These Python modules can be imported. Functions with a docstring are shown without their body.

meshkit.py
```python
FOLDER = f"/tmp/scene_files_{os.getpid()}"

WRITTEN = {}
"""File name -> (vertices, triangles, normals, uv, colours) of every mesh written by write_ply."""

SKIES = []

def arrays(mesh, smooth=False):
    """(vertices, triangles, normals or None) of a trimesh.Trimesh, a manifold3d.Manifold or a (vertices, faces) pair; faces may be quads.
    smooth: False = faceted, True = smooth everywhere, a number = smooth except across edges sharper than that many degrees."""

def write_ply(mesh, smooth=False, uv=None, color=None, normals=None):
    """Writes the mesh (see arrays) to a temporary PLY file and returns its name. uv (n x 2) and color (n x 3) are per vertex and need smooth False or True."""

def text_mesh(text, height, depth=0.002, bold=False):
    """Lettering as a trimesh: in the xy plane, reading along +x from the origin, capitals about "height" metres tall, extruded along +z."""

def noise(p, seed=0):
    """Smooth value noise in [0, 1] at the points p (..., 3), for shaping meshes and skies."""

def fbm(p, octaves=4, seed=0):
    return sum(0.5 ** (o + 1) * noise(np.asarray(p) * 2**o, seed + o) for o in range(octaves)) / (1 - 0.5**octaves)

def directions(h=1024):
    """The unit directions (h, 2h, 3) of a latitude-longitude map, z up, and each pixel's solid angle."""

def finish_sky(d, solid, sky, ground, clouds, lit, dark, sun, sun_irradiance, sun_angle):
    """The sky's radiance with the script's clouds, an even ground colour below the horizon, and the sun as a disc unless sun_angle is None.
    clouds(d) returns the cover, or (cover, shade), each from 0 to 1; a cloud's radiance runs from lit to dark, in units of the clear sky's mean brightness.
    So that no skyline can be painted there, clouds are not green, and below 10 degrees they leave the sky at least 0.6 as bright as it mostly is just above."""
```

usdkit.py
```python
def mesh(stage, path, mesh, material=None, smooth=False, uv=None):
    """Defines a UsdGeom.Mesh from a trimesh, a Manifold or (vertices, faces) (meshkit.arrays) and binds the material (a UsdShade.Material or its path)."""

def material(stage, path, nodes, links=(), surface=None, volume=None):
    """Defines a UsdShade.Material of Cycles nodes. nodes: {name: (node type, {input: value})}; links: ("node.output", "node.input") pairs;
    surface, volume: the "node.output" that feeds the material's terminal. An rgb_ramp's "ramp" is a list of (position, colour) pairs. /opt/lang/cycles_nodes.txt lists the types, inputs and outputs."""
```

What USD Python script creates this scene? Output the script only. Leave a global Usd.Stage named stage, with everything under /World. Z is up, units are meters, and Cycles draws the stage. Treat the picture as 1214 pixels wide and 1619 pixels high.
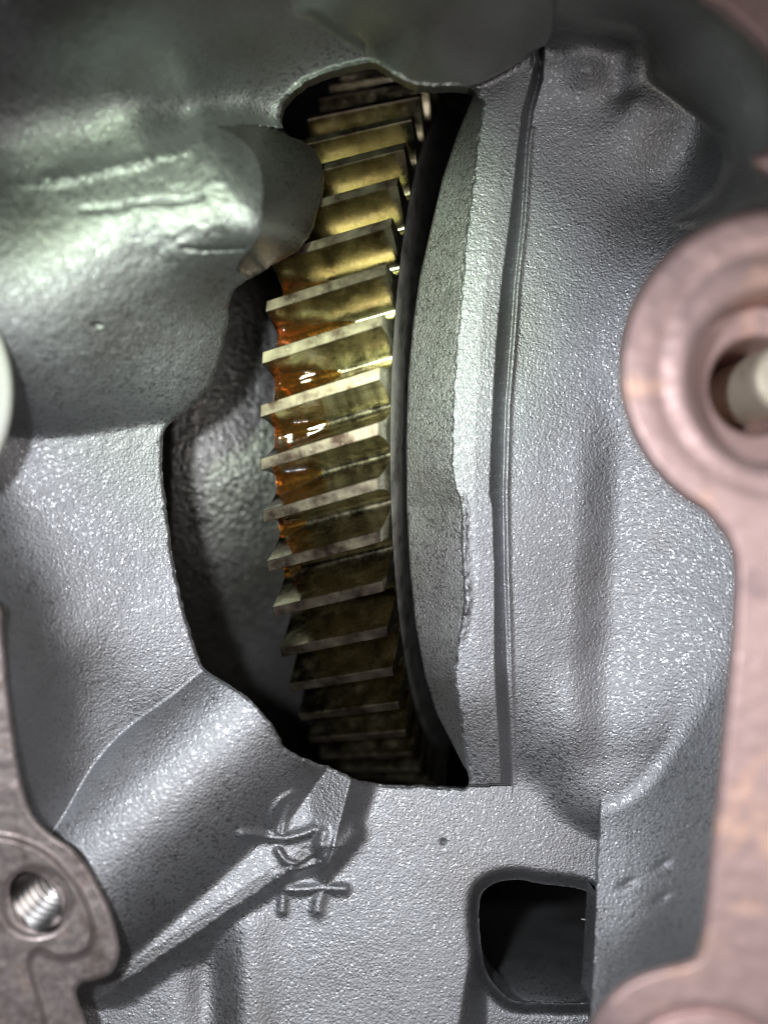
import math, random
import numpy as np, shapely, trimesh
from shapely.geometry import Polygon, LineString
from scipy.spatial import cKDTree
from scipy.interpolate import RBFInterpolator
from scipy.ndimage import map_coordinates
import meshkit, usdkit
from pxr import Usd, UsdGeom, UsdLux, UsdShade, Gf, Sdf, Vt

random.seed(4)
RNG = np.random.default_rng(11)
S = 0.00012            # metres per working unit (about 0.12 mm)
D = 1600.0             # height of the camera over the working plane, in working units
CU, CV = 607.0, 809.5

stage = Usd.Stage.CreateInMemory()
UsdGeom.SetStageUpAxis(stage, UsdGeom.Tokens.z)
UsdGeom.SetStageMetersPerUnit(stage, 1.0)
world = UsdGeom.Xform.Define(stage, '/World')
stage.SetDefaultPrim(world.GetPrim())
UsdGeom.Scope.Define(stage, '/World/Looks')

# ---------------------------------------------------------------- camera
cam = UsdGeom.Camera.Define(stage, '/World/camera')
cam.AddTranslateOp().Set(Gf.Vec3d(0, 0, D * S))
HA = 24.0
cam.CreateHorizontalApertureAttr(HA)
cam.CreateVerticalApertureAttr(HA * 1024 / 767)
FL = HA * D / 1214.0
cam.CreateFocalLengthAttr(FL)
cam.CreateFStopAttr(FL / (64 * S * 1000))
cam.CreateFocusDistanceAttr((D + 35) * S)
cam.CreateClippingRangeAttr(Gf.Vec2f(0.004, 10))
cam.CreateExposureAttr(0.0)

# ---------------------------------------------------------------- lamps
def aim(prim, pos, target):
    p, t = np.array(pos, float), np.array(target, float)
    f = t - p; f /= np.linalg.norm(f)
    up = np.array([0, 1.0, 0])
    r = np.cross(f, up); r /= np.linalg.norm(r); u = np.cross(r, f)
    m = Gf.Matrix4d(*r, 0, *u, 0, *(-f), 0, *(p * S), 1)
    UsdGeom.Xformable(prim).AddTransformOp().Set(m)

def spot(name, pos, target, power, color, cone, soft, radius):
    l = UsdLux.SphereLight.Define(stage, '/World/' + name)
    l.CreateRadiusAttr(radius * S); l.CreateIntensityAttr(power); l.CreateColorAttr(Gf.Vec3f(*color)); l.CreateNormalizeAttr(True)
    sh = UsdLux.ShapingAPI.Apply(l.GetPrim()); sh.CreateShapingConeAngleAttr(cone); sh.CreateShapingConeSoftnessAttr(soft)
    aim(l, pos, target); return l

def panel(name, pos, target, w, h, power, color):
    l = UsdLux.RectLight.Define(stage, '/World/' + name)
    l.CreateWidthAttr(w * S); l.CreateHeightAttr(h * S); l.CreateIntensityAttr(power); l.CreateColorAttr(Gf.Vec3f(*color)); l.CreateNormalizeAttr(True)
    aim(l, pos, target); return l

# a hand torch held left of and above the lens, a white lamp beside it, and the room's light
for k in range(3):                                                # the torch has a row of three bright emitters
    spot(f'torch_{k + 1:03d}', (-505 + 6 * k, 450 + 75 * k, 1700), (-170, 330, 30), 0.215, (0.82, 1.0, 0.70), 15.5, 1.0, 17)
spot('white_lamp', (-380, 160, 1750), (60, -430, 0), 0.61, (0.94, 0.955, 1.0), 38, 1.0, 60)
panel('ceiling_lamp', (900, -100, 2500), (0, 0, 0), 1300, 1300, 0.068, (1.0, 0.93, 0.91))

# ---------------------------------------------------------------- helpers
def P(u, v, z):
    """the point at height z seen at picture position u, v"""
    u, v, z = np.broadcast_arrays(np.asarray(u, float), v, z)
    k = (D - z) / D
    return np.stack([(u - CU) * k, (CV - v) * k, z], -1)

names = {}
def numbered(parent, name):
    k = names.get((parent, name), 0); names[(parent, name)] = k + 1
    return f'{parent}/{name}' + (f'_{k:03d}' if k else '')

def put(name, V, F, mat, parent=None, N=None):
    """one Mesh prim; V in working units"""
    parent = str(parent.GetPath()) if parent is not None else '/World'
    m = UsdGeom.Mesh.Define(stage, numbered(parent, name))
    V = np.asarray(V, float); F = np.asarray(F, np.int32)
    m.CreatePointsAttr(Vt.Vec3fArray.FromNumpy((V * S).astype(np.float32)))
    m.CreateFaceVertexCountsAttr(Vt.IntArray.FromNumpy(np.full(len(F), F.shape[1], np.int32)))
    m.CreateFaceVertexIndicesAttr(Vt.IntArray.FromNumpy(F.ravel().astype(np.int32)))
    m.CreateSubdivisionSchemeAttr('none')
    if N is not None:
        m.CreateNormalsAttr(Vt.Vec3fArray.FromNumpy(np.asarray(N, np.float32))); m.SetNormalsInterpolation('vertex')
    UsdShade.MaterialBindingAPI.Apply(m.GetPrim()).Bind(mat)
    return m.GetPrim()

def put_smooth(name, mesh, mat, parent=None, angle=35):
    v, f, n = meshkit.arrays(mesh, angle)
    return put(name, v, f, mat, parent, n)

def thing(name):
    return UsdGeom.Xform.Define(stage, numbered('/World', name)).GetPrim()

def tag(p, label=None, category=None, group=None, kind=None):
    for k, v in (('label', label), ('category', category), ('group', group), ('kind', kind)):
        if v: p.SetCustomDataByKey(k, v)
    return p

def vnormals(V, F):
    n = np.zeros_like(V)
    if F.shape[1] == 4:
        fn = np.cross(V[F[:, 2]] - V[F[:, 0]], V[F[:, 3]] - V[F[:, 1]])
    else:
        fn = np.cross(V[F[:, 1]] - V[F[:, 0]], V[F[:, 2]] - V[F[:, 0]])
    for k in range(F.shape[1]):
        np.add.at(n, F[:, k], fn)
    l = np.linalg.norm(n, axis=1, keepdims=True)
    return np.where(l > 0, n / np.maximum(l, 1e-30), [0, 0, 1.0])

def dense(pts, step=1.0, close=False, wob=0.0, seed=0):
    pts = np.array(pts, float)
    if close: pts = np.vstack([pts, pts[:1]])
    L = np.r_[0, np.cumsum(np.linalg.norm(np.diff(pts, axis=0), axis=1))]
    t = np.arange(0, L[-1], step)
    q = np.stack([np.interp(t, L, pts[:, 0]), np.interp(t, L, pts[:, 1])], 1)
    if wob:
        q = q + wob * (np.stack([meshkit.fbm(np.c_[t / 11, t * 0, t * 0], 3, seed), meshkit.fbm(np.c_[t / 11, t * 0 + 5, t * 0], 3, seed + 3)], 1) - 0.5) * 2
    return q

def spline(pts, n=6, close=False):
    """Catmull-Rom through the points"""
    p = np.array(pts, float)
    q = np.vstack([p[-1:], p, p[:2]]) if close else np.vstack([2 * p[0] - p[1], p, 2 * p[-1] - p[-2]])
    out = []
    for i in range(len(q) - 3):
        a, b, c, d = q[i:i + 4]
        for t in np.arange(n) / n:
            out.append(0.5 * (2 * b + (c - a) * t + (2 * a - 5 * b + 4 * c - d) * t**2 + (3 * b - a - 3 * c + d) * t**3))
    if not close: out.append(p[-1])
    return np.array(out)

def field(cp, smooth=0.0):
    cp = np.array(cp, float)
    r = RBFInterpolator(cp[:, :2] / 300, cp[:, 2], kernel='thin_plate_spline', smoothing=smooth)
    gu, gv = np.arange(-240, 1480, 10.0), np.arange(-240, 1880, 10.0)
    A, B = np.meshgrid(gu, gv, indexing='ij')
    T = r(np.c_[A.ravel(), B.ravel()] / 300).reshape(A.shape)
    return lambda u, v: map_coordinates(T, [(np.clip(u, -230, 1460) + 240) / 10, (np.clip(v, -230, 1860) + 240) / 10], order=3)

def smax(a, b, k):
    h = np.clip(0.5 + 0.5 * (a - b) / k, 0, 1)
    return b + (a - b) * h + k * h * (1 - h)
def smin(a, b, k): return -smax(-a, -b, k)
def sstep(x, a, b):
    t = np.clip((x - a) / (b - a), 0, 1); return t * t * (3 - 2 * t)
def curve(v, pts):
    pts = np.array(pts, float); return np.interp(v, pts[:, 0], pts[:, 1])
def segd(u, v, a, b):
    """distance to a segment, and the place along it 0..1"""
    a, b = np.array(a, float), np.array(b, float); d = b - a
    t = np.clip(((u - a[0]) * d[0] + (v - a[1]) * d[1]) / (d @ d), 0, 1)
    return np.hypot(u - a[0] - t * d[0], v - a[1] - t * d[1]), t
def lined(u, v, pts):
    return cKDTree(dense(pts, 0.7)).query(np.c_[u.ravel(), v.ravel()], workers=-1)[0].reshape(u.shape)
def iso(u, v, size, seed, octaves=2):
    """even-looking noise, about -0.5..0.5: two turned layers of value noise"""
    out = 0
    for k, a in enumerate((0.5, 1.9, 2.7)):
        c, s = math.cos(a), math.sin(a)
        out = out + meshkit.fbm(np.stack([(c * u - s * v) / size, (s * u + c * v) / size, 0 * u + 7.3 * k], -1), octaves, seed + k) - 0.5
    return out / 1.9
def inside(poly, u, v):
    return shapely.contains_xy(Polygon(poly), u, v)

# ---------------------------------------------------------------- materials
def mat(name, nodes, links, surface): return usdkit.material(stage, '/World/Looks/' + name, nodes, links, surface=surface)

def cast(name, base, rough=0.50, metallic=0.86, grain=3000, bump=1.0, dist=0.000090):
    return mat(name, {
        'g': ('geometry', {}),
        'n1': ('noise_texture', {'scale': grain, 'detail': 2.0, 'roughness': 0.5}),
        'n2': ('noise_texture', {'scale': grain * 2.6, 'detail': 1.0}),
        'n3': ('noise_texture', {'scale': 45.0, 'detail': 5.0}),
        'vo': ('voronoi_texture', {'scale': grain * 0.62, 'feature': 'smooth_f1', 'smoothness': 0.35}),
        'mx': ('math', {'math_type': 'multiply_add', 'value2': 0.35}),
        'mv': ('math', {'math_type': 'multiply_add', 'value2': -0.75}),
        'bp': ('bump', {'strength': bump, 'distance': dist}),
        'cr': ('rgb_ramp', {'ramp': [(0.3, [c * k for c, k in zip(base, (0.80, 0.78, 0.75))]), (0.5, base), (0.7, [c * 1.12 for c in base])]}),
        'rr': ('rgb_ramp', {'ramp': [(0.3, (rough - .05,) * 3), (0.7, (rough + .07,) * 3)]}),
        'vc': ('voronoi_texture', {'scale': grain * 0.8}), 'sc': ('separate_color', {}),
        'gl': ('rgb_ramp', {'ramp': [(0.0, (0, 0, 0)), (0.80, (0, 0, 0)), (0.88, (1, 1, 1)), (1.0, (1, 1, 1))]}),
        'rm': ('mix_color', {'b': (rough - 0.20,) * 3}),
        'p': ('principled_bsdf', {'metallic': metallic, 'ior': 1.5})},
        [('g.position', 'n1.vector'), ('g.position', 'n2.vector'), ('g.position', 'n3.vector'),
         ('g.position', 'vo.vector'), ('n2.fac', 'mx.value1'), ('n1.fac', 'mx.value3'), ('vo.distance', 'mv.value1'), ('mx.value', 'mv.value3'), ('mv.value', 'bp.height'), ('bp.normal', 'p.normal'),
         ('n3.fac', 'cr.fac'), ('cr.color', 'p.base_color'), ('n3.fac', 'rr.fac'), ('rr.color', 'rm.a'),
         ('g.position', 'vc.vector'), ('vc.color', 'sc.color'), ('sc.r', 'gl.fac'), ('gl.color', 'rm.fac'), ('rm.result', 'p.roughness')], 'p.BSDF')

CAST = cast('cast_aluminium', (0.305, 0.313, 0.325))
CASTIN = cast('cast_aluminium_inner', (0.36, 0.36, 0.35), rough=0.50, grain=3000, dist=0.00009)
CHAMBER = cast('cast_aluminium_chamber', (0.28, 0.28, 0.27), rough=0.46, grain=1200, dist=0.00032)
SMOOTH = cast('smooth_cast', (0.38, 0.39, 0.38), rough=0.52, bump=0.8)
NOSEM = cast('machined_nose', (0.20, 0.195, 0.19), rough=0.40, bump=0.4)

def machined(name, a, b, c, rough=0.36, metallic=0.7, size=170.0):
    return mat(name, {
        'g': ('geometry', {}),
        'n1': ('noise_texture', {'scale': size, 'detail': 5.0, 'roughness': 0.55, 'distortion': 0.6}),
        'n2': ('noise_texture', {'scale': 800.0, 'detail': 3.0}),
        'cr': ('rgb_ramp', {'ramp': [(0.32, c), (0.45, a), (0.58, a), (0.72, b)]}),
        'rr': ('rgb_ramp', {'ramp': [(0.3, (rough - .1,) * 3), (0.7, (rough + .12,) * 3)]}),
        'bp': ('bump', {'strength': 0.2, 'distance': 0.00008}),
        'p': ('principled_bsdf', {'metallic': metallic})},
        [('g.position', 'n1.vector'), ('g.position', 'n2.vector'), ('n1.fac', 'cr.fac'), ('cr.color', 'p.base_color'),
         ('n2.fac', 'rr.fac'), ('rr.color', 'p.roughness'), ('n2.fac', 'bp.height'), ('bp.normal', 'p.normal')], 'p.BSDF')
FACE_L = machined('machined_face_left', (0.44, 0.38, 0.37), (0.56, 0.45, 0.40), (0.30, 0.25, 0.23), 0.42)
FACE_R = machined('machined_face_right', (0.54, 0.385, 0.365), (0.86, 0.56, 0.42), (0.30, 0.22, 0.22), 0.5, 0.45, 60)

def steel(name, a, b, c, rough, coat=0.6, metallic=0.95, spot=None, spots=1300.0, size=0.16):
    return mat(name, {
        'g': ('geometry', {}),
        'n1': ('noise_texture', {'scale': 260.0, 'detail': 5.0, 'roughness': 0.65}),
        'n2': ('noise_texture', {'scale': 1500.0, 'detail': 2.0}),
        'vo': ('voronoi_texture', {'scale': spots}),
        'sp': ('rgb_ramp', {'ramp': [(0.0, (1, 1, 1)), (size * 0.4, (0.7, 0.7, 0.7)), (size, (0, 0, 0)), (1.0, (0, 0, 0))]}),
        'cr': ('rgb_ramp', {'ramp': [(0.33, c), (0.47, a), (0.66, b)]}),
        'mx': ('mix_color', {'b': spot or [x * 0.35 for x in c]}),
        'rr': ('rgb_ramp', {'ramp': [(0.3, (rough - .08,) * 3), (0.7, (rough + .14,) * 3)]}),
        'mp': ('mapping', {'scale': (1.0, 0.10, 0.10)}), 'n3': ('noise_texture', {'scale': 3200.0, 'detail': 1.0}), 'am': ('math', {'math_type': 'add'}),
        'bp': ('bump', {'strength': 0.3, 'distance': 0.00003}),
        'p': ('principled_bsdf', {'metallic': metallic, 'coat_weight': coat, 'coat_roughness': 0.06, 'coat_tint': (1.0, 0.97, 0.84)})},
        [('g.position', 'n1.vector'), ('g.position', 'n2.vector'), ('g.position', 'vo.vector'), ('n1.fac', 'cr.fac'),
         ('vo.distance', 'sp.fac'), ('cr.color', 'mx.a'), ('sp.color', 'mx.fac'), ('mx.result', 'p.base_color'),
         ('n1.fac', 'rr.fac'), ('rr.color', 'p.roughness'), ('g.position', 'mp.vector'), ('mp.vector', 'n3.vector'), ('n2.fac', 'am.value1'), ('n3.fac', 'am.value2'), ('am.value', 'bp.height'), ('bp.normal', 'p.normal')], 'p.BSDF')

FLANK = steel('oily_steel', (0.36, 0.335, 0.255), (0.43, 0.40, 0.30), (0.25, 0.22, 0.16), 0.20, 1.0, 1.0)
LAND = steel('worn_steel_land', (0.26, 0.215, 0.165), (0.37, 0.325, 0.24), (0.15, 0.10, 0.075), 0.36, 0.2, 0.95, (0.62, 0.55, 0.46), 900.0, 0.17)
SIDE = steel('dark_steel_side', (0.32, 0.315, 0.30), (0.42, 0.41, 0.39), (0.15, 0.14, 0.13), 0.48, 0.1, 0.5)
OIL = usdkit.material(stage, '/World/Looks/amber_oil', {
    'p': ('principled_bsdf', {'base_color': (1.0, 0.62, 0.15), 'transmission_weight': 0.98, 'roughness': 0.015, 'ior': 1.47}),
    'v': ('absorption_volume', {'color': (0.95, 0.40, 0.0), 'density': 400.0})}, [], surface='p.BSDF', volume='v.volume')
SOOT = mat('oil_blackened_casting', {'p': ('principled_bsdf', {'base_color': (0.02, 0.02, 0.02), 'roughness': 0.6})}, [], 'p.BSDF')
THREAD = mat('bright_thread', {'p': ('principled_bsdf', {'base_color': (0.55, 0.54, 0.53), 'metallic': 1.0, 'roughness': 0.25})}, [], 'p.BSDF')
PINM = machined('pale_brass', (0.66, 0.62, 0.50), (0.76, 0.72, 0.6), (0.5, 0.42, 0.28), 0.5, 0.3)
CAPM = mat('pale_plastic', {'p': ('principled_bsdf', {'base_color': (0.88, 0.92, 0.82), 'roughness': 0.45})}, [], 'p.BSDF')
HAIRM = mat('pale_fibre', {'p': ('principled_bsdf', {'base_color': (0.6, 0.58, 0.55), 'roughness': 0.5})}, [], 'p.BSDF')

# ---------------------------------------------------------------- the housing: one casting
OPEN = spline([(444,190),(447,165),(460,146),(480,131),(510,116),(545,106),(575,100),(590,98),(602,104),(625,119),(650,131),(672,135),(700,135),(730,136),(748,142),
  (756,152),(762,163),(752,232),(745,300),(735,380),(728,460),(722,520),(716,600),(713,690),(713,740),(720,775),(728,800),(728,870),(733,950),(723,1010),(718,1070),
  (726,1130),(733,1190),(741,1243),(700,1245),(657,1243),(600,1240),(555,1230),(520,1213),(470,1195),(446,1178),(440,1165),(425,1140),(390,1102),(350,1076),(320,1052),
  (306,1015),(295,980),(283,930),(272,870),(263,800),(257,740),(258,690),(270,668),(300,645),(330,610),(348,565),(359,520),(362,480),(374,453),(400,437),(435,415),
  (470,395),(490,365),(507,310),(510,270),(500,240),(480,222),(455,213)], 5, True)
WINDOW = spline([(757,1440),(763,1412),(785,1396),(822,1392),(862,1399),(905,1404),(940,1416),(975,1440),(985,1500),(975,1570),(930,1586),(860,1586),(812,1583),(786,1562),(767,1530),(759,1480)], 5, True)
open_d = dense(OPEN, 0.6, True, 1.8, 3)
_w = Polygon(dense(WINDOW, 0.6, True, 0.8, 9)).intersection(Polygon([(600, 1300), (949.4, 1300), (934.4, 1620), (600, 1620)]))
win_d = dense(np.array(_w.exterior.coords)[:-1], 0.6, True)

f_up = field([(-200,-200,340),(200,-200,330),(450,-200,260),(620,-200,230),(0,0,290),(200,0,268),(400,0,182),(500,50,100),(590,90,66),
  (-200,150,270),(0,120,222),(150,120,182),(300,110,138),(400,110,85),(500,112,52),(445,165,34),(440,190,30),
  (0,230,176),(150,225,144),(235,165,128),(225,210,140),(290,190,100),(350,178,74),(420,190,38),
  (0,300,184),(130,285,168),(250,250,150),(320,225,142),(350,215,128),(300,300,168),(350,340,172),(405,300,160),(405,380,150),(200,330,178),(300,400,148),(230,400,160),
  (0,400,205),(100,400,190),(380,445,62),(330,460,80),(0,550,185),(150,540,140),(260,530,92),(340,525,45),(357,490,34),
  (0,650,120),(100,650,98),(200,640,62),(280,652,20),(-200,500,230),(-200,700,150),(0,745,20),(100,735,5),(200,712,-8),(270,690,-20),(0,850,-130),(200,850,-150)])
f_low = field([(-200,700,260),(0,700,90),(100,700,60),(260,680,12),(0,760,88),(130,760,46),(250,760,10),(-200,1000,300),(0,900,118),(100,900,58),(262,900,6),
  (0,1000,158),(60,1000,96),(150,1000,44),(300,1010,4),(28,1100,140),(120,1100,50),(250,1090,12),(60,1250,100),(100,1200,62),(340,1080,-5),(200,1600,-80),(420,1150,-25),(500,1400,-120)])
f_right = field([(800,-200,260),(1000,-200,360),(1200,-200,420),(850,20,120),(1000,0,210),(1100,0,270),(860,70,22),(930,66,36),(990,72,38),(1003,100,30),(930,108,24),(866,108,10),(900,142,2),(980,146,4),
  (1040,100,36),(1180,120,110),(1000,160,16),(1060,180,20),(1130,220,46),(1110,262,26),(1180,230,150),(1300,200,300),(900,200,-8),(820,200,-14),(1000,260,-6),(1060,300,-4),
  (840,300,-16),(950,350,-8),(820,500,-16),(900,550,-10),(980,600,0),(815,700,-16),(900,700,-12),(815,900,-16),(920,900,-16),(815,1050,-20),(920,1050,-14),(815,1150,-34),(920,1150,-4),
  (830,1240,-54),(945,1325,-36),(900,1230,-20),(740,1260,-80),(880,1290,-44),(740,1500,-300),(900,1500,-300)])
f_pil = field([(940,600,-60),(950,700,-42),(1000,700,-22),(1080,700,14),(950,900,-46),(1010,900,-30),(1090,900,4),(950,1100,-56),(1010,1100,-34),(1090,1100,16),
  (950,1200,-48),(1010,1200,-20),(1090,1200,40),(945,1300,0),(1010,1300,30),(1100,1300,90),(940,1450,62),(1020,1450,100),(1100,1450,160),(935,1600,130),(1020,1600,190),(1110,1600,260),(930,1760,210),(1150,1760,330)])
f_lobe = field([(450,-100,190),(560,-200,330),(690,-200,340),(850,-200,330),(470,0,148),(560,0,190),(690,0,204),(830,0,190),(900,-20,170),(560,70,95),(590,92,66),(622,112,78),(650,120,84),(690,40,172),(690,90,128),(690,122,84),(735,125,66),(780,110,58),(830,85,50),(800,50,115),(860,30,120)])

BAND_IN = [(100,764),(163,762),(232,752),(300,745),(380,735),(460,728),(520,722),(600,716),(690,713),(740,713),(775,720),(800,728),(870,728),(950,733),(1010,723),(1070,718),(1130,726),(1190,733),(1243,741),(1400,760)]
STRIP_L = [(90,846),(125,839),(175,826),(225,820),(270,815),(350,806),(450,793),(540,785),(670,778),(780,774),(805,779),(900,782),(1000,782),(1080,783),(1160,788),(1243,792),(1400,800)]
STRIP_R = [(90,855),(125,852),(175,838),(225,831),(270,828),(350,823),(450,812),(540,806),(640,798),(780,794),(900,796),(1000,799),(1080,801),(1160,804),(1243,806),(1400,810)]
LOBE = spline([(430,-200),(450,0),(500,35),(545,68),(590,97),(598,106),(621,124),(648,137),(672,141),(700,141),(738,139),(775,124),(810,105),(838,86),(870,60),(880,0),(900,-200)], 5)
BASIN = spline([(845,-200),(872,20),(900,46),(960,54),(996,64),(1010,92),(1014,128),(1042,150),(1092,184),(1130,214),(1143,248),(1134,284),(1105,318),(1062,352),(1110,360),(1260,300),(1345,200),(1345,-200)], 5)
f_bas = field([(845,-200,330),(880,20,120),(960,52,52),(1012,90,27),(1016,128,18),(1090,184,24),(1140,245,44),(1110,315,24),(1062,352,20),(1000,-20,180),(1000,-200,340),(1100,60,190),(1180,150,205),(1200,240,180),(1160,300,110),(1300,0,330),(1345,-200,400),(1345,250,280)])
FLOORLINE = [(700,1243),(741,1243),(806,1241),(830,1248),(880,1280),(950,1326),(1100,1420)]
NOSE_EDGE = spline([(345,200),(372,212),(395,232),(410,258),(416,290),(415,330),(413,362),(404,385),(388,402),(372,425)], 6)
NOSE_FACE = np.vstack([NOSE_EDGE, [(395,440),(440,440),(480,410),(520,380),(540,280),(520,230),(480,205),(440,203),(400,196)]])

HC = (57.0, 1427.0)                   # the threaded hole
BC, BR = (1232.0, 583.0), 254.0       # the boss round the bore at the right

def ground(u, v):
    """heights of the casting over picture positions u, v, and the label of each piece of it"""
    sh = u.shape
    do = cKDTree(open_d).query(np.c_[u.ravel(), v.ravel()], workers=-1)[0].reshape(sh)
    dw = cKDTree(win_d).query(np.c_[u.ravel(), v.ravel()], workers=-1)[0].reshape(sh)
    n3 = np.stack([u, v, u * 0], -1)
    big = iso(u, v, 60, 5, 2)
    # ---- left and bottom
    up = f_up(u, v)
    # crusty seam along the top of the nose, and the draft lines on its flank
    dseam = lined(u, v, [(-100,290),(20,296),(90,282),(135,274),(190,262),(250,246),(290,240),(320,216)])
    lump = meshkit.fbm(np.stack([u, v, u * 0], -1) / 13, 3, 8)
    up = up + np.exp(-(dseam / 10) ** 2) * (1 + 11 * lump * (u > 60)) * sstep(u, -60, 60)
    up = up - 3.2 * np.exp(-(lined(u, v, [(200,322),(240,319),(290,318),(320,312)]) / 4) ** 2) - 3 * np.exp(-(lined(u, v, [(130,332),(200,326)]) / 6) ** 2)
    up = up - 4 * np.exp(-(lined(u, v, [(290,392),(320,396),(390,393)]) / 3.5) ** 2)
    up = up - 4 * np.exp(-((u - 152) / 7) ** 2 - ((v - 514) / 3.5) ** 2) + 0 * np.exp(-((u - 143) / 6) ** 2 - ((v - 521) / 5) ** 2)
    bright = sstep(u, 120, 260) * sstep(v, 215, 250) * (1 - sstep(v, 400, 450))
    up = up + bright * 2.8 * (meshkit.fbm(n3 / 16, 2, 21) - 0.5)
    nf = inside(NOSE_FACE, u, v)
    dn = lined(u, v, NOSE_EDGE)
    ne = dense(NOSE_EDGE, 0.7)
    ze = np.convolve(np.pad(f_up(ne[:, 0], ne[:, 1]), 20, mode='edge'), np.ones(41) / 41, 'valid')
    k = cKDTree(ne).query(np.c_[u[nf], v[nf]])[1]
    up[nf] = ze[k] - 1.5 * dn[nf] - 0.004 * dn[nf] ** 2
    low = f_low(u, v)
    # the barrel running from the opening down to the threaded flange
    d1, t1 = segd(u, v, (405, 1135), (95, 1425))
    side1 = ((u - 405) * (1425 - 1135) - (v - 1135) * (95 - 405)) / np.hypot(310, 290)   # > 0 below and to the right
    w1 = np.where(side1 > 0, 112.0, 104.0)
    barrel = -9 + 72 * t1 + 46 * (1 - np.minimum(d1 / 122, 1.5) ** 2) - 0.8 * np.maximum(d1 - 183, 0)
    # the thin rib under it with its ragged lower edge
    d2, t2 = segd(u, v, (478, 1345), (190, 1540))
    side2 = ((u - 478) * (1540 - 1345) - (v - 1345) * (190 - 478)) / np.hypot(288, 195)
    rag = 2.5 * (meshkit.fbm(n3 / 12, 2, 31) - 0.5) * 2
    rib = -5 + 54 * t2 - np.where(side2 > 0, 0.95 * np.maximum(side2 - 14 + rag, 0), 0.22 * np.maximum(-side2 - 4, 0)) - 0.5 * np.maximum(d2 - np.abs(side2), 0)
    floor = -50 + 0.20 * (v - 1243) + 10 * np.exp(-((u - 390) / 40) ** 2) * (v > 1380) * sstep(v, 1380, 1480) - 0.0 * v
    floor = floor - 16 * np.exp(-((u - 330) / 34) ** 2) * sstep(v, 1420, 1540) * (1 - 0.4 * sstep(v, 1560, 1660))
    # the mound by the opening, with the raised sand-mark strokes
    rx = 552 - 0.26 * (v - 1243) - u                                   # > 0 left of the mound's spine
    mound = -2 - 0.34 * np.maximum(rx, 0) - 1.1 * np.maximum(-rx, 0) - 0.55 * np.maximum(v - 1338, 0) + 0.12 * (v - 1270)
    base = smax(np.where(v < 1330, smax(low, np.full(sh, -60.0), 10), np.full(sh, -60.0)), floor, 8)
    strokes = 0 * u
    for pts, w, h in (([(384,1321),(410,1322),(432,1324),(455,1325),(482,1318),(495,1312)], 5, 7), ([(432,1322),(432,1290),(443,1268),(462,1256)], 4, 6), ([(446,1316),(452,1292),(464,1268)], 4, 5),
        ([(510,1318),(507,1335),(510,1358),(520,1372)], 6, 7), ([(505,1365),(482,1374),(462,1378)], 5, 8), ([(520,1366),(540,1345),(562,1318)], 8, 12), ([(450,1408),(478,1407),(508,1405),(545,1406)], 5, 7),
        ([(440,1390),(447,1412),(446,1440)], 5, 6), ([(512,1370),(515,1392),(504,1425),(502,1440)], 6, 6), ([(395,1415),(392,1438)], 3, -4), ([(440,1345),(452,1362),(470,1368)], 4, 5)):
        strokes = np.maximum(strokes, 1.1 * h * np.exp(-(lined(u, v, spline(pts, 5)) / (w * 1.65)) ** 2)) if h > 0 else strokes + h * np.exp(-(lined(u, v, pts) / w) ** 2)
    bottom = smax(smax(smax(base, mound, 10), barrel, 2), rib, 9) + strokes
    pocket = (u > 436) * (u < 512) * 0
    left = smax(np.where(v < 860, up, -400.0), bottom, 9)
    left = np.where((v < 690) & ((u > 300) | (v < 640)), up, left)
    floor_all = np.maximum(left, -60) if False else left
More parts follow.
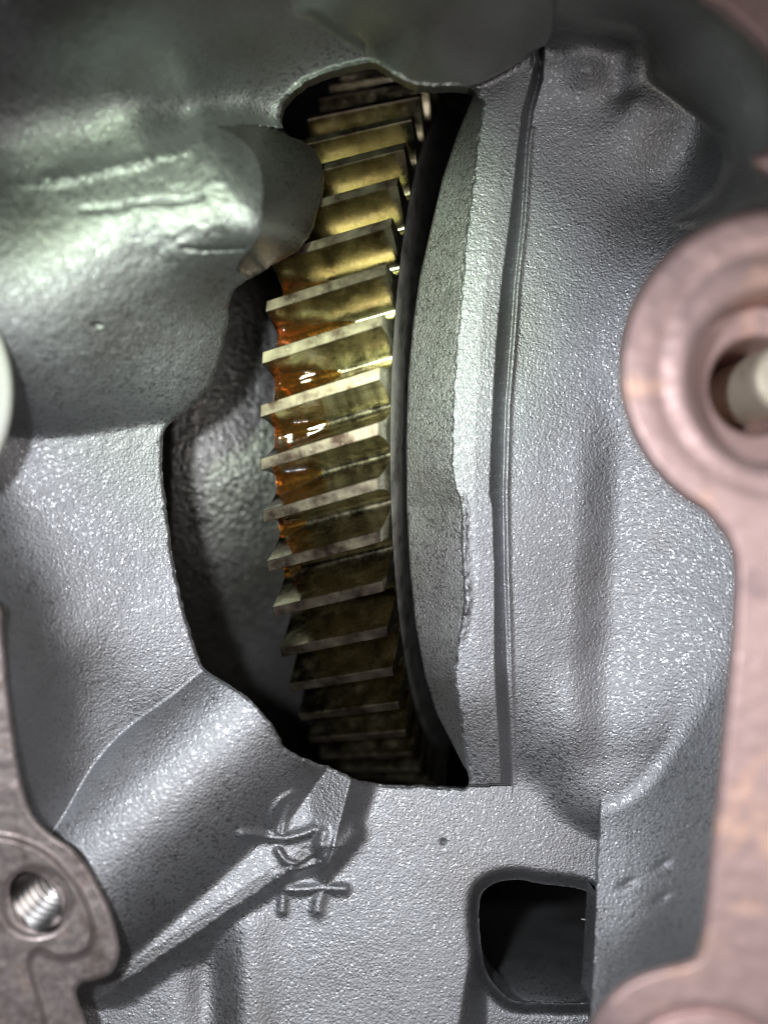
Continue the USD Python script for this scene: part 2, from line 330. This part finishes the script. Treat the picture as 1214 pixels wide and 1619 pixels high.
    # a pin prick in the floor
    left = left - 5 * np.exp(-((u - 701) / 4) ** 2 - ((v - 1332) / 4) ** 2)
    # ---- right: rim band, outer wall, pilaster
    ui, sl, sr = curve(v, BAND_IN), curve(v, STRIP_L), curve(v, STRIP_R)
    wob = 1.6 * (meshkit.fbm(np.stack([v / 14, 0 * v, u * 0], -1), 3, 77) - 0.5)
    drop = 52 * sstep(v, 1040, 1290) ** 1.5
    band = 14 + 0.0 * u - 0.10 * np.maximum(0, sl - 26 - u) - drop * 0.6
    outer = f_right(u, v); foot = 945 - (v - 1330) * 0.047
    shoulder = 930 + 14 * np.sin(v / 300.0)
    dip = sstep(v, 560, 800) * (1 - sstep(v, 1190, 1300))
    outer = outer - 15 * dip * sstep(u, shoulder - 30, shoulder + 46)
    right_o = smax(outer, f_pil(u, v) - 400 * (1 - sstep(v, 520, 760)) - 300 * sstep(v, 1080, 1300) * (1 - sstep(u, foot - 3 - 40 * (1 - sstep(v, 1200, 1290)), foot + 1)), 14)
    gr = sstep(u + wob, sl - 1, sl + 2)
    strip = 14 - drop * 0.6 - 34 * np.clip((u - sl) / (sr - sl), 0, 1)
    r = np.where(u < sr + 2, band * (1 - gr) + strip * gr, 0)
    t = sstep(u, sr - 1, sr + 6)
    right = np.where(u < sr - 1, r, strip * (1 - t) + right_o * t)
    right = right + 3.0 * np.exp(-((u - sr - 7) / 4) ** 2) * (v > 200) * (v < 1240)
    # pilaster foot standing in front of the floor
    foot = 945 - (v - 1330) * 0.047
    pil = f_pil(u, v)
    fl = np.interp(u, [p[0] for p in FLOORLINE], [p[1] for p in FLOORLINE])
    isfloor = (v > fl) & (u > 690) & (u < foot + 0 * v) | (v > 1326) & (u < foot) & (u > 690)
    ispil = (v > 1326) & (u >= foot) & (u > 690)
    crease = smax(right, np.full(sh, -62.0), 14)
    z = np.where(u > curve(np.clip(v, 100, 1400), BAND_IN) - 30, np.where(isfloor, left, np.where(ispil, pil, right)), left)
    z = np.where((v > 1150) & (u < 730), left, z)
    joint = (u > 806) & (u < foot) & (v > 1120) & (v < 1460)
    z = np.where(joint, smax(right, left, 12), z)
    crumb = np.exp(-((u - ui - 6) / 6) ** 2) * sstep(v, 765, 800) * (1 - sstep(v, 990, 1030))
    z = z + crumb * (7 * np.abs(iso(u, v, 10, 141, 2)) * 2 + 1.5)
    # ---- top lobe
    lob = inside(LOBE, u, v)
    z = np.where((v < 170) & (u > 560) & ~lob & (u < 764), np.where(u < 600, up, band), z)
    dl = lined(u, v, LOBE)
    z = np.where(lob, z + (f_lobe(u, v) - z) * sstep(dl, 0, np.where(u < 575, 20, 2)), z)
    bas = inside(BASIN, u, v)
    z = np.where(bas, z + (f_bas(u, v) - z) * sstep(lined(u, v, BASIN), 0, 26), z)
    welt = lined(u, v, [(735,136),(775,123),(810,105),(842,86)])
    z = z + 7 * np.exp(-(welt / 6) ** 2) * (0.6 + 0.4 * np.sin((u + 0.6 * v) * 0.9)) * (u > 730) * ~lob
    z = z + 16 * np.exp(-((u - 850) / 8) ** 2 - ((v - 96) / 13) ** 2)
    # two chips in the pilaster
    for cu, cv in ((1046, 1368), (1046, 1420), (992, 1398)):
        e = ((u - cu) * 0.87 - (v - cv) * 0.5) / 15, ((u - cu) * 0.5 + (v - cv) * 0.87) / 6
        z = z + 3.2 * np.exp(-e[0] ** 2 - e[1] ** 2)
    # shape of the window's sunk lip, and the rounded edge of the main opening
    z = np.where((v > 1326) & (u < foot), z - 34 * np.exp(-(dw / 11) ** 2), z)
    slope = (v > 1500) & (u < foot) & (u > 700)
    z = np.where(slope, z - 60 * sstep(u, 742 - 0.16 * (v - 1500), 772) * sstep(v, 1490, 1560) * (dw > 0), z)
    z = z + np.where(v < 150, 6 * np.exp(-(do / 4.0) ** 2), -3.5 * np.exp(-(do / 2.5) ** 2))
    ragg = meshkit.fbm(n3 / 7, 2, 63) - 0.5
    z = z + 5 * ragg * np.exp(-(do / 5) ** 2)
    smooth_zone = nf | (lob & (v < 125))
    z = z + np.where(smooth_zone, 0.4, 1.6) * big + np.where(smooth_zone, 0.05, 0.25) * iso(u, v, 9.0, 91, 1) + np.where((u < 520) & (v < 720) & ~smooth_zone, 1.5, 0.0) * iso(u, v, 12.0, 61, 2)
    z = np.where((np.hypot(u - BC[0], v - BC[1]) < 210), np.minimum(z, -10.0), z)
    z = np.where((np.hypot(u - HC[0], v - HC[1]) < 66), np.minimum(z, -30.0), z)
    # ---- labels
    lab = np.zeros(sh, int)                                       # 0 wall
    lab[(u > 690)] = 1                                            # outer wall
    lab[(u > curve(np.clip(v, 100, 1400), BAND_IN) - 30) & (u < sl + 8) & (v > 86) & (v < 1245)] = 2   # rim band
    lab[isfloor | ((v > 1200) & (u > 520) & (u < 800) & (v > 1236)) | ((v > 1400) & (u > 400) & (u < foot) & (u > 300)) | ((v > 1560) & (u > 180) & (u < foot))] = 3       # floor
    lab[ispil] = 4
    lab[lob] = 5
    lab[bas] = 11
    lab[nf & (u < 560)] = 6
    lab[(v > 1050) & (barrel >= np.maximum(rib, bottom - 16)) & (u < 560) & (d1 < w1)] = 7
    lab[(v > 1290) & (rib > bottom - 12) & (u < 520) & (d2 < 60) & (lab != 7)] = 8
    lab[(lab == 0) & (v > 690 - 0.0 * u) & (v < 1330) & (up < bottom)] = 9
    lab[(lab == 0) & (u > 380) & (v > 1180)] = 10
    return z, lab, lob, foot

PARTS = {0: ('upper_wall', CAST), 1: ('outer_wall', CAST), 2: ('rim_band', CAST), 3: ('floor_web', CAST), 4: ('pilaster', CAST), 11: ('basin', SMOOTH), 5: ('lobe', SMOOTH), 6: ('nose_face', NOSEM),
         7: ('barrel', CAST), 8: ('rib', CAST), 9: ('side_wall', CAST), 10: ('marked_mound', CAST)}
housing = thing('gearbox_housing')
tag(housing, 'grey cast aluminium gearbox housing with a long ragged opening around the gear', 'housing')

def cut_grid(u0, u1, v0, v1, step, holes=(), poly=None, lines=()):
    """a grid of picture positions whose nodes are drawn onto the outlines, and its kept cells"""
    gu, gv = np.arange(u0, u1 + step, step), np.arange(v0, v1 + step, step)
    U, V = np.meshgrid(gu, gv, indexing='ij')
    nu, nv = U.shape
    cu, cv = U[:-1, :-1] + step / 2, V[:-1, :-1] + step / 2
    keep = np.ones(cu.shape, bool)
    rings = []
    for h in holes: keep &= ~inside(h, cu, cv); rings.append(h)
    if poly is not None: keep &= inside(poly, cu, cv); rings.append(poly)
    idx = np.arange(nu * nv).reshape(nu, nv)
    Q = np.stack([idx[:-1, :-1], idx[:-1, 1:], idx[1:, 1:], idx[1:, :-1]], -1)[keep]
    su, sv = U.ravel().copy(), V.ravel().copy()
    if rings:
        # boundary nodes of kept cells go to the outline
        e = np.sort(np.vstack([Q[:, [0, 1]], Q[:, [1, 2]], Q[:, [2, 3]], Q[:, [3, 0]]]), 1)
        ue, cnt = np.unique(e, axis=0, return_counts=True)
        b = np.unique(ue[cnt == 1])
        ring = np.vstack([dense(r, 0.25, True) for r in rings])
        d, k = cKDTree(ring).query(np.c_[su[b], sv[b]])
        ok = d < step * 1.6
        su[b[ok]], sv[b[ok]] = ring[k[ok], 0], ring[k[ok], 1]
    return U, V, su, sv, Q

def boundary(Q):
    e = np.vstack([Q[:, [0, 1]], Q[:, [1, 2]], Q[:, [2, 3]], Q[:, [3, 0]]])
    key = np.sort(e, 1); _, inv, cnt = np.unique(key, axis=0, return_inverse=True, return_counts=True)
    return e[cnt[inv.ravel()] == 1]

STEP = 2.0
U, V, su, sv, Q = cut_grid(-130, 1340, -130, 1750, STEP, holes=(open_d, win_d))
Z, LAB, LOB, FOOT = ground(U, V)
pts = P(su, sv, Z.ravel())
Q = Q[:, ::-1]
nrm = vnormals(pts, Q)
if nrm[:, 2].mean() < 0: Q = Q[:, ::-1]; nrm = vnormals(pts, Q)
from scipy import ndimage
for k in PARTS:                                                   # stray flecks of a piece join what lies round them
    comp, nc = ndimage.label(LAB == k)
    if nc > 1:
        size = ndimage.sum(LAB == k, comp, range(1, nc + 1)); bad = (LAB == k) & (comp != 1 + int(np.argmax(size)))
        bad &= ~inside(open_d, U, V)
        near = ndimage.distance_transform_edt(bad, return_indices=True)[1]
        LAB = np.where(bad, LAB[tuple(near)], LAB)
ql = LAB.ravel()[Q].max(1)
for k, (nm, m) in PARTS.items():
    q = Q[ql == k]
    if not len(q): continue
    used, inv = np.unique(q, return_inverse=True)
    put(nm, pts[used], inv.reshape(-1, 4), m, housing, nrm[used])

# the thickness of the casting at the edges of the opening and of the window
be = boundary(Q)
mid = (np.c_[su, sv][be[:, 0]] + np.c_[su, sv][be[:, 1]]) / 2
for nm, ring, depth, back in (('opening_edge', open_d, 60, 1.03), ('window_edge', win_d, 70, 0.93)):
    e = be[cKDTree(ring).query(mid)[0] < 4]
    used, inv = np.unique(e, return_inverse=True); inv = inv.reshape(-1, 2); n = len(used)
    top = pts[used]; c = Polygon(ring).centroid
    cen = P(c.x, c.y, 0)
    out = top[:, :2] - cen[:2]; out /= np.linalg.norm(out, axis=1, keepdims=True)
    a = top.copy(); a[:, 2] -= depth * 0.15; a[:, :2] += out * (2 if back > 1 else 1.5)
    b = top.copy(); b[:, 2] -= depth; b[:, :2] += out * (depth * 0.25 if back > 1 else -depth * 0.02)
    Vv = np.vstack([top, a, b])
    F = np.vstack([np.c_[inv[:, 1], inv[:, 0], inv[:, 0] + n, inv[:, 1] + n], np.c_[inv[:, 1] + n, inv[:, 0] + n, inv[:, 0] + 2 * n, inv[:, 1] + 2 * n]])
    put(nm, Vv, F, CASTIN if back > 1 else CAST, housing, vnormals(Vv, F))

def relief(name, poly, zf, m, step=2.5, parent=housing, skirt=120, seed=0, rough=0.6, extra=None, shrink=0.0, grain=24):
    """a plate with depth: outline poly seen from the camera, top heights zf(u, v, distance to outline)"""
    poly = np.array(poly, float); ring = dense(poly, 0.5, True)
    lo, hi = poly.min(0) - step, poly.max(0) + step
    U, V, su, sv, Q = cut_grid(lo[0], hi[0], lo[1], hi[1], step, poly=poly, holes=extra or ())
    d = cKDTree(ring).query(np.c_[su, sv])[0]
    z = zf(su, sv, d) + rough * iso(su, sv, grain, seed, 3) * 2
    used, inv = np.unique(Q, return_inverse=True); Q = inv.reshape(-1, 4)[:, ::-1]
    p = P(su, sv, z)[used]
    if vnormals(p, Q)[:, 2].mean() < 0: Q = Q[:, ::-1]
    n = len(p); e = boundary(Q); be, iv = np.unique(e, return_inverse=True); iv = iv.reshape(-1, 2)
    low_ = p[be].copy(); k_ = (D - low_[:, 2] + skirt) / (D - low_[:, 2])      # drafted sides, drawn in underneath
    low_[:, :2] *= k_[:, None]; low_[:, 2] -= skirt
    c = P(poly[:, 0].mean(), poly[:, 1].mean(), low_[:, 2].mean()); low_[:, :2] += (c[:2] - low_[:, :2]) * shrink
    p2 = np.vstack([p, low_])
    Fs = np.c_[e[:, 1], e[:, 0], iv[:, 0] + n, iv[:, 1] + n]
    F = np.vstack([Q, Fs])
    return put(name, p2, F, m, parent, vnormals(p2, F))

# shroud wall beside the gear, deeper and deeper towards the gap
def z_shroud(u, v, d):
    ui = curve(v, BAND_IN)
    x = ui + 12 - u
    deep = 120 * np.clip((np.abs(v - 640) - 300) / 330, 0, 1.4) ** 2
    return 8 - 0.60 * np.maximum(x - 10, 0) - 0.001 * x ** 2 - deep * np.clip(x / 60, 0, 1.5) - curve(v, [(0, 0), (1040, 0), (1290, 45)])
relief('shroud_wall', [(774,100),(768,163),(764,232),(757,300),(747,380),(740,460),(734,520),(728,600),(725,690),(725,740),(732,775),(740,800),(740,870),(745,950),(735,1010),(730,1070),(738,1130),(745,1190),(753,1240),
   (733,1212),(712,1170),(690,1128),(672,1070),(657,990),(648,900),(643,800),(642,700),(645,600),(652,520),(663,440),(681,360),(700,280),(722,215),(748,150),(764,100)], z_shroud, CASTIN, 3, seed=40, skirt=20, rough=1.2)
# chamber wall seen left of the gear
def z_back(u, v, d):
    x = (u - 330) / 130; y = (v - 690) / 260
    return -235 - 26 * x - 34 * x * x - 30 * np.clip(y, -2, 0) ** 2 - 150 * np.clip(y - 0.15, 0, 3) ** 1.6 - 120 * np.clip((270 - u) / 60, 0, 2)
relief('chamber_wall', [(170,380),(600,330),(640,1330),(380,1330),(200,1150)], z_back, CHAMBER, 3, seed=44, skirt=40, rough=1.2)
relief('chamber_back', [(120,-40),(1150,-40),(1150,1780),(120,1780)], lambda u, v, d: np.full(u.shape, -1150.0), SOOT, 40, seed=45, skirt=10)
# bottom of the window: a curved web, dark behind
relief('window_floor', [(740,1430),(800,1430),(860,1430),(1000,1430),(1000,1640),(730,1640)], lambda u, v, d: -78 - 0.9 * np.maximum(1586 - v - 0.05 * (u - 860), -4) - 0.018 * np.maximum(1586 - v, 0) ** 2 - 0.003 * (u - 860) ** 2, CAST, 3, seed=46, skirt=60)

# ---- right flange with its boss and bore
ang = np.radians(np.arange(-118, 106, 6))
arc = [(BC[0] - BR * math.cos(a) * 1.0, BC[1] + BR * math.sin(a) * 1.0) for a in ang]
fl_out = [(1345,60), (1300,150), (1262,205), (1225,232), (1190,262)] + [p for p in arc if p[1] > 285 and p[1] < 815] + [(1125,822),(1150,856),(1160,900),(1157,1000),(1150,1080),(1140,1180),(1130,1280),(1120,1380),(1110,1470),(1102,1508),
    (1085,1520),(1050,1528),(1010,1540),(975,1562),(948,1590),(932,1620),(922,1660),(918,1750),(1345,1750)]
BORE_R = 139
bore = [(BC[0] - BORE_R * math.cos(a), BC[1] + 16 + BORE_R * 1.08 * math.sin(a)) for a in np.radians(np.arange(0, 360, 5))]
def z_flange(u, v, d):
    r = np.hypot(u - BC[0], v - BC[1])
    z = 372 + 0.02 * (v - 800) + 0.10 * (u - 1150)
    z = z - 16 * (1 - np.clip(d / 14, 0, 1)) ** 2.2
    z = z - 4 * np.exp(-((r - 188) / 16) ** 2) * (v < 850)
    r2 = np.hypot(u - 1110, v - 1750)
    z = z - 9 * np.exp(-((r2 - 150) / 9) ** 2) - 8 * np.exp(-((r2 - 108) / 8) ** 2)
    return z
relief('right_flange', spline(fl_out, 3, True), z_flange, FACE_R, 3.5, skirt=250, seed=51, rough=1.4, extra=(bore,), shrink=0.0)
def lathe(cu, cv, prof, n=72, tilt=(0, 0), zc=None):
    """profile of (radius, height) about the vertical line through the point seen at cu, cv at the first height"""
    c = P(cu, cv, prof[0][1] if zc is None else zc); V_, F_ = [], []
    for r, z in prof:
        a = np.arange(n) * 2 * np.pi / n
        V_.append(np.stack([c[0] + r * np.cos(a) + tilt[0] * (z - prof[0][1]), c[1] + r * np.sin(a) + tilt[1] * (z - prof[0][1]), np.full(n, z)], 1))
    for i in range(len(prof) - 1):
        j = np.arange(n); k = (j + 1) % n
        F_.append(np.c_[i * n + j, i * n + k, (i + 1) * n + k, (i + 1) * n + j])
    return np.vstack(V_), np.vstack(F_)
kz = (D - 290) / D
v_, f_ = lathe(BC[0], BC[1] + 16, [(120, 376), (106, 374), (102, 354), (100, 312), (97, 308), (68, 306), (62, 300), (60, 100), (2, 98)], zc=374)
put('bore', v_, f_, FACE_R, housing, vnormals(v_, f_))
# pink flange corner at the upper right
relief('upper_flange', spline([(1070,-130),(1098,-8),(1130,18),(1165,48),(1198,78),(1225,120),(1250,160),(1345,190),(1345,-130)], 4, True), lambda u, v, d: 330 - 30 * (1 - np.clip(d / 22, 0, 1)) ** 2.2, FACE_R, 4, skirt=120, seed=53)

# ---- left flange with the threaded hole
lf = spline([(-120,940),(-10,950),(4,1000),(12,1080),(24,1180),(36,1245),(52,1288),(80,1318),(118,1344),(150,1390),(174,1438),(187,1485),(189,1510),(178,1538),(152,1551),(130,1556),(121,1570),(128,1596),(142,1640),(160,1750),(-120,1750)], 4, True)
hole = [(HC[0] + 41 * math.cos(a) + 4 * math.sin(a), HC[1] + 46 * math.sin(a) + 13 * math.cos(a)) for a in np.radians(np.arange(0, 360, 6))]
STEPLINE = spline([(-120,1312),(0,1322),(40,1332),(75,1350),(105,1380),(130,1415),(145,1455),(148,1480),(140,1502),(120,1514),(92,1516),(68,1506),(54,1508),(48,1524),(54,1555),(70,1610),(95,1750)], 6)
STEPPOLY = np.vstack([STEPLINE, [(-130,1760),(-130,1300)]])
def z_left(u, v, d):
    z = 146 - 0.20 * (u - 60) + 0.06 * np.maximum(1400 - v, 0)
    ins = inside(STEPPOLY, u, v)
    ds = lined(u, v, STEPLINE)
    z = z + np.where(ins, 9 * sstep(ds, 0, 6), 0) + 3 * np.exp(-(ds / 3) ** 2)
    dh = np.hypot(u - HC[0], v - HC[1])
    z = z - 5 * (1 - np.clip(d / 9, 0, 1)) ** 2 - 8 * (1 - sstep(dh, 44, 62))
    return z
relief('left_flange', lf, z_left, FACE_L, 2.5, skirt=110, seed=57, rough=1.0, extra=(hole,))
prof = [(47, 144)]
zt = 142
while zt > 10:
    prof += [(47, zt), (40, zt - 5), (40, zt - 6.5), (47, zt - 11.5)]; zt -= 13
prof += [(46, 4), (1, 0)]
v_, f_ = lathe(HC[0], HC[1], [(r * 0.93, z) for r, z in prof], 64, (-0.22, -0.16))
put_smooth('threaded_hole', trimesh.Trimesh(*[v_, np.vstack([f_[:, :3], f_[:, [0, 2, 3]]])], process=False), THREAD, housing, 25)

# ---------------------------------------------------------------- the gear
GR, GCY, GZ0, GX0, GT, GD, GTH0, GH, GY = 760.0, 177.6, 49.0, -99.4, 0.243, 0.1095, -0.1764, 0.0752, -0.0247
GW, TH = 190.0, 74.0
def gear_pt(r, th, w):
    """radius, angle from the tooth row facing the camera, place along the face width 0..1 -> working units"""
    th = th - GH * w
    e = np.stack([-GW / 2 + GW * w + 0 * th, -r * np.sin(th), r * np.cos(th) - GR], -1)
    c, s = math.cos(GT), math.sin(GT)
    x, z, y = c * e[..., 0] - s * e[..., 2], s * e[..., 0] + c * e[..., 2], e[..., 1]
    c, s = math.cos(GY), math.sin(GY)
    return np.stack([c * x - s * y + GX0, s * x + c * y + GCY, z + GZ0], -1)
# profile across one pitch, from the bottom of one gap to the next: (angle from the land's lower edge, depth)
LANDW = 0.0245
gap = GD - LANDW
half = [(x * gap / 2, TH * (1 - (1 - x) ** 2.5) ** 0.8) for x in (0.0, 0.04, 0.09, 0.15, 0.22, 0.30, 0.39, 0.48, 0.58, 0.68, 0.79, 0.9, 1.0)]
lower = [(a, d) for a, d in half]
upper = [(-LANDW - a, d) for a, d in half]
gear = thing('ring_gear')
tag(gear, 'large oily helical steel gear wheel seen edge-on through the housing opening', 'gear')
W = np.linspace(0, 1, 9)
def strip(prof, th0, wpts, close_end=True):
    a = np.array([p[0] for p in prof]) + th0; r = GR - np.array([p[1] for p in prof])
    return np.stack([gear_pt(r, a, np.full(len(a), w)) for w in wpts])          # (w, profile, 3)
def grid_faces(n, m, off=0, flip=False):
    i, j = np.meshgrid(np.arange(n - 1), np.arange(m - 1), indexing='ij'); a = (i * m + j).ravel() + off
    q = np.c_[a, a + 1, a + m + 1, a + m]
    return q[:, ::-1] if flip else q
for k in range(-11, 16):
    th0 = GTH0 + k * GD
    parts_v, parts_f, off = [], [], 0
    rnd = np.random.default_rng(k + 100)
    for pr in (lower, upper):
        g = strip(pr, th0, W); n, m = g.shape[:2]
        parts_v.append(g.reshape(-1, 3)); parts_f.append(grid_faces(n, m, off)); off += n * m
    # end faces
    full = upper[::-1] + lower
    full = [full[0]] + full[1:]
    base = [(full[0][0], TH + 30), (full[-1][0], TH + 30)]
    for w in (0.0, 1.0):
        ring = strip(full + [base[1], base[0]], th0, [w])[0]
        c = gear_pt(np.array([GR - 55.0]), np.array([th0 - LANDW / 2]), np.array([w]))
        n = len(ring); parts_v.append(np.vstack([ring, c])); j = np.arange(n)
        parts_f.append(np.c_[off + j, off + (j + 1) % n, np.full(n, off + n), np.full(n, off + n)]); off += n + 1
    Vv, Fv = np.vstack(parts_v), np.vstack(parts_f)
    tri = np.vstack([Fv[:, :3], Fv[Fv[:, 2] != Fv[:, 3]][:, [0, 2, 3]]])
    t = put_smooth('tooth', trimesh.Trimesh(Vv, tri, process=False), FLANK, gear, 32)
    # the land on top: a thin worn strip with slightly broken edges
    ll = np.linspace(0.0008, LANDW - 0.0008, 4)
    lp = [(0.0004, 1.6)] + [(-a, -0.5) for a in ll] + [(-LANDW - 0.0004, 1.6)]
    g = strip(lp, th0, np.linspace(0.004, 0.996, 9)); n, m = g.shape[:2]
    f = grid_faces(n, m)
    put('tip_land', g.reshape(-1, 3), f, LAND, t, None)
# rim behind the teeth: outer cylinder, side face, inner drop
aa = np.linspace(-2.2, 2.4, 150)
rr = [(TH + 1.5, 0.004), (TH + 1.5, 0.996)]
prof_r = [(GR - TH - 1.5, 0.0), (GR - TH - 1.5, 1.0), (GR - TH - 17, 1.016), (GR - 190, 1.03), (GR - 196, 0.98), (GR - 330, 0.9), (GR - 330, 0.1), (GR - 190, -0.02), (GR - TH - 8, -0.02)]
g = np.stack([np.stack([gear_pt(np.array([r]), np.array([a + GH * w]), np.array([w]))[0] for r, w in prof_r]) for a in aa])
n, m = g.shape[:2]
F = []
for i in range(n - 1):
    for j in range(m):
        F.append((i * m + j, i * m + (j + 1) % m, (i + 1) * m + (j + 1) % m, (i + 1) * m + j))
F = np.array(F); Vr = g.reshape(-1, 3)
put_smooth('rim', trimesh.Trimesh(Vr, np.vstack([F[:, :3], F[:, [0, 2, 3]]]), process=False), SIDE, gear, 30)

# ---------------------------------------------------------------- oil lying in the gaps
POOLS = [(-1, 0.62, 30, 'amber oil pool in the gap right below the dark nose, partly yellow'),
         (0, 0.66, 34, 'longest amber oil pool with a bright streak, second gap below the nose'),
         (1, 0.56, 34, 'orange oil pool with beaded glints in the third gap below the nose'),
         (2, 0.46, 29, 'orange oil pool with crossing glints in the gap beside the lit chamber wall'),
         (3, 0.40, 26, 'dark orange oil pool in the gap at the middle of the opening'),
         (4, 0.24, 20, 'small dark red oil pool in the gap just below the middle'),
         (5, 0.16, 15, 'smallest brown oil film in the lowest oily gap of the gear')]
for k, wl, fill, lab in POOLS:
    th0 = GTH0 + k * GD
    ws = np.r_[0.0, np.linspace(0.02, wl, 40)]
    na = 15; rows = []
    for wv in ws:
        tt = wv / wl
        h = fill * 0.80 * (1 - 0.95 * tt) ** 1.15 * (0.5 if wv == 0 else min(1, 0.75 + wv * 5)) * (1 + 0.04 * math.sin(wv * 17 + k))
        h = max(h, 1.0)
        dep = TH - h                                   # surface depth
        ang = np.interp(dep, [p[1] for p in half], [p[0] for p in half])
        a0, a1 = ang, gap - ang                        # contact lines on both flanks
        s = np.linspace(-1, 1, na)
        th = th0 + (a0 + a1) / 2 + s * (a1 - a0) / 2
        topr = GR - dep - 0.16 * h * (1 - s ** 2)
        x = np.abs(th - th0 - gap / 2)
        pd = np.interp(gap / 2 - x, [p[0] for p in half], [p[1] for p in half])
        botr = GR - pd - 1.2
        topr = np.maximum(topr, botr + 1.3)
        rows.append(np.vstack([gear_pt(topr, th, np.full(na, wv)), gear_pt(botr, th, np.full(na, wv))[::-1]]))
    g = np.stack(rows); n, m = g.shape[:2]
    F = []
    for i in range(n - 1):
        for j in range(m):
            F.append((i * m + j, i * m + (j + 1) % m, (i + 1) * m + (j + 1) % m, (i + 1) * m + j))
    F = np.array(F); tri = np.vstack([F[:, :3], F[:, [0, 2, 3]]])
    caps = []
    for i, fl_ in ((0, True), (n - 1, False)):
        for j in range(na - 1):
            a, b, c, d = i * m + j, i * m + j + 1, i * m + m - 2 - j, i * m + m - 1 - j
            caps += [(a, b, c), (a, c, d)] if not fl_ else [(a, c, b), (a, d, c)]
    mesh = trimesh.Trimesh(g.reshape(-1, 3), np.vstack([tri, caps]), process=False)
    if mesh.volume < 0: mesh.invert()
    tag(put_smooth('oil_pool', mesh, OIL, None, 50), lab, 'oil', 'oil pools in the gaps between gear teeth')

# ---------------------------------------------------------------- small things
v_, f_ = lathe(BC[0] + 18, BC[1] + 14, [(48, 100), (48, 278), (44, 286), (38, 288), (1, 289)], zc=286)
tag(put('dowel_pin', v_, f_, PINM, None, vnormals(v_, f_)), 'pale yellow rounded pin end sitting in the blurred bore', 'pin')
def fibre(name, pts, width, label):
    c = UsdGeom.BasisCurves.Define(stage, numbered('/World', name))
    q = spline(pts, 6) if len(pts[0]) == 2 else np.array(pts)
    c.CreateTypeAttr('linear'); c.CreateCurveVertexCountsAttr([len(q)])
    c.CreatePointsAttr(Vt.Vec3fArray.FromNumpy((q * S).astype(np.float32)))
    c.CreateWidthsAttr([width * S]); c.SetWidthsInterpolation('constant')
    UsdShade.MaterialBindingAPI.Apply(c.GetPrim()).Bind(HAIRM)
    return tag(c.GetPrim(), label, 'fibre')
def curl(pts):
    p = np.array(pts, float); a, b = spline(p[:, :2], 6), np.interp(np.linspace(0, 1, (len(p) - 1) * 6 + 1), np.linspace(0, 1, len(p)), p[:, 2])
    return P(a[:, 0], a[:, 1], b)
fibre('fibre', curl([(919,1454,-64),(926,1455,-58),(934,1458,-54),(944,1460,-50)]), 2.2, 'upper pale fibre sticking out into the dark window')
fibre('fibre', curl([(925,1502,-64),(930,1499,-60),(937,1500,-54),(944,1501,-50)]), 2.0, 'lower pale fibre sticking out into the dark window')
v_, f_ = lathe(-216, 620, [(150, 60), (202, 200), (200, 210), (192, 215), (1, 218)], zc=212)
v_[:, 0] = v_[:, 0]
tag(put('round_cap', v_, f_, CAPM, None, vnormals(v_, f_)), 'pale round blurred cap edge poking in at the left border', 'cap')
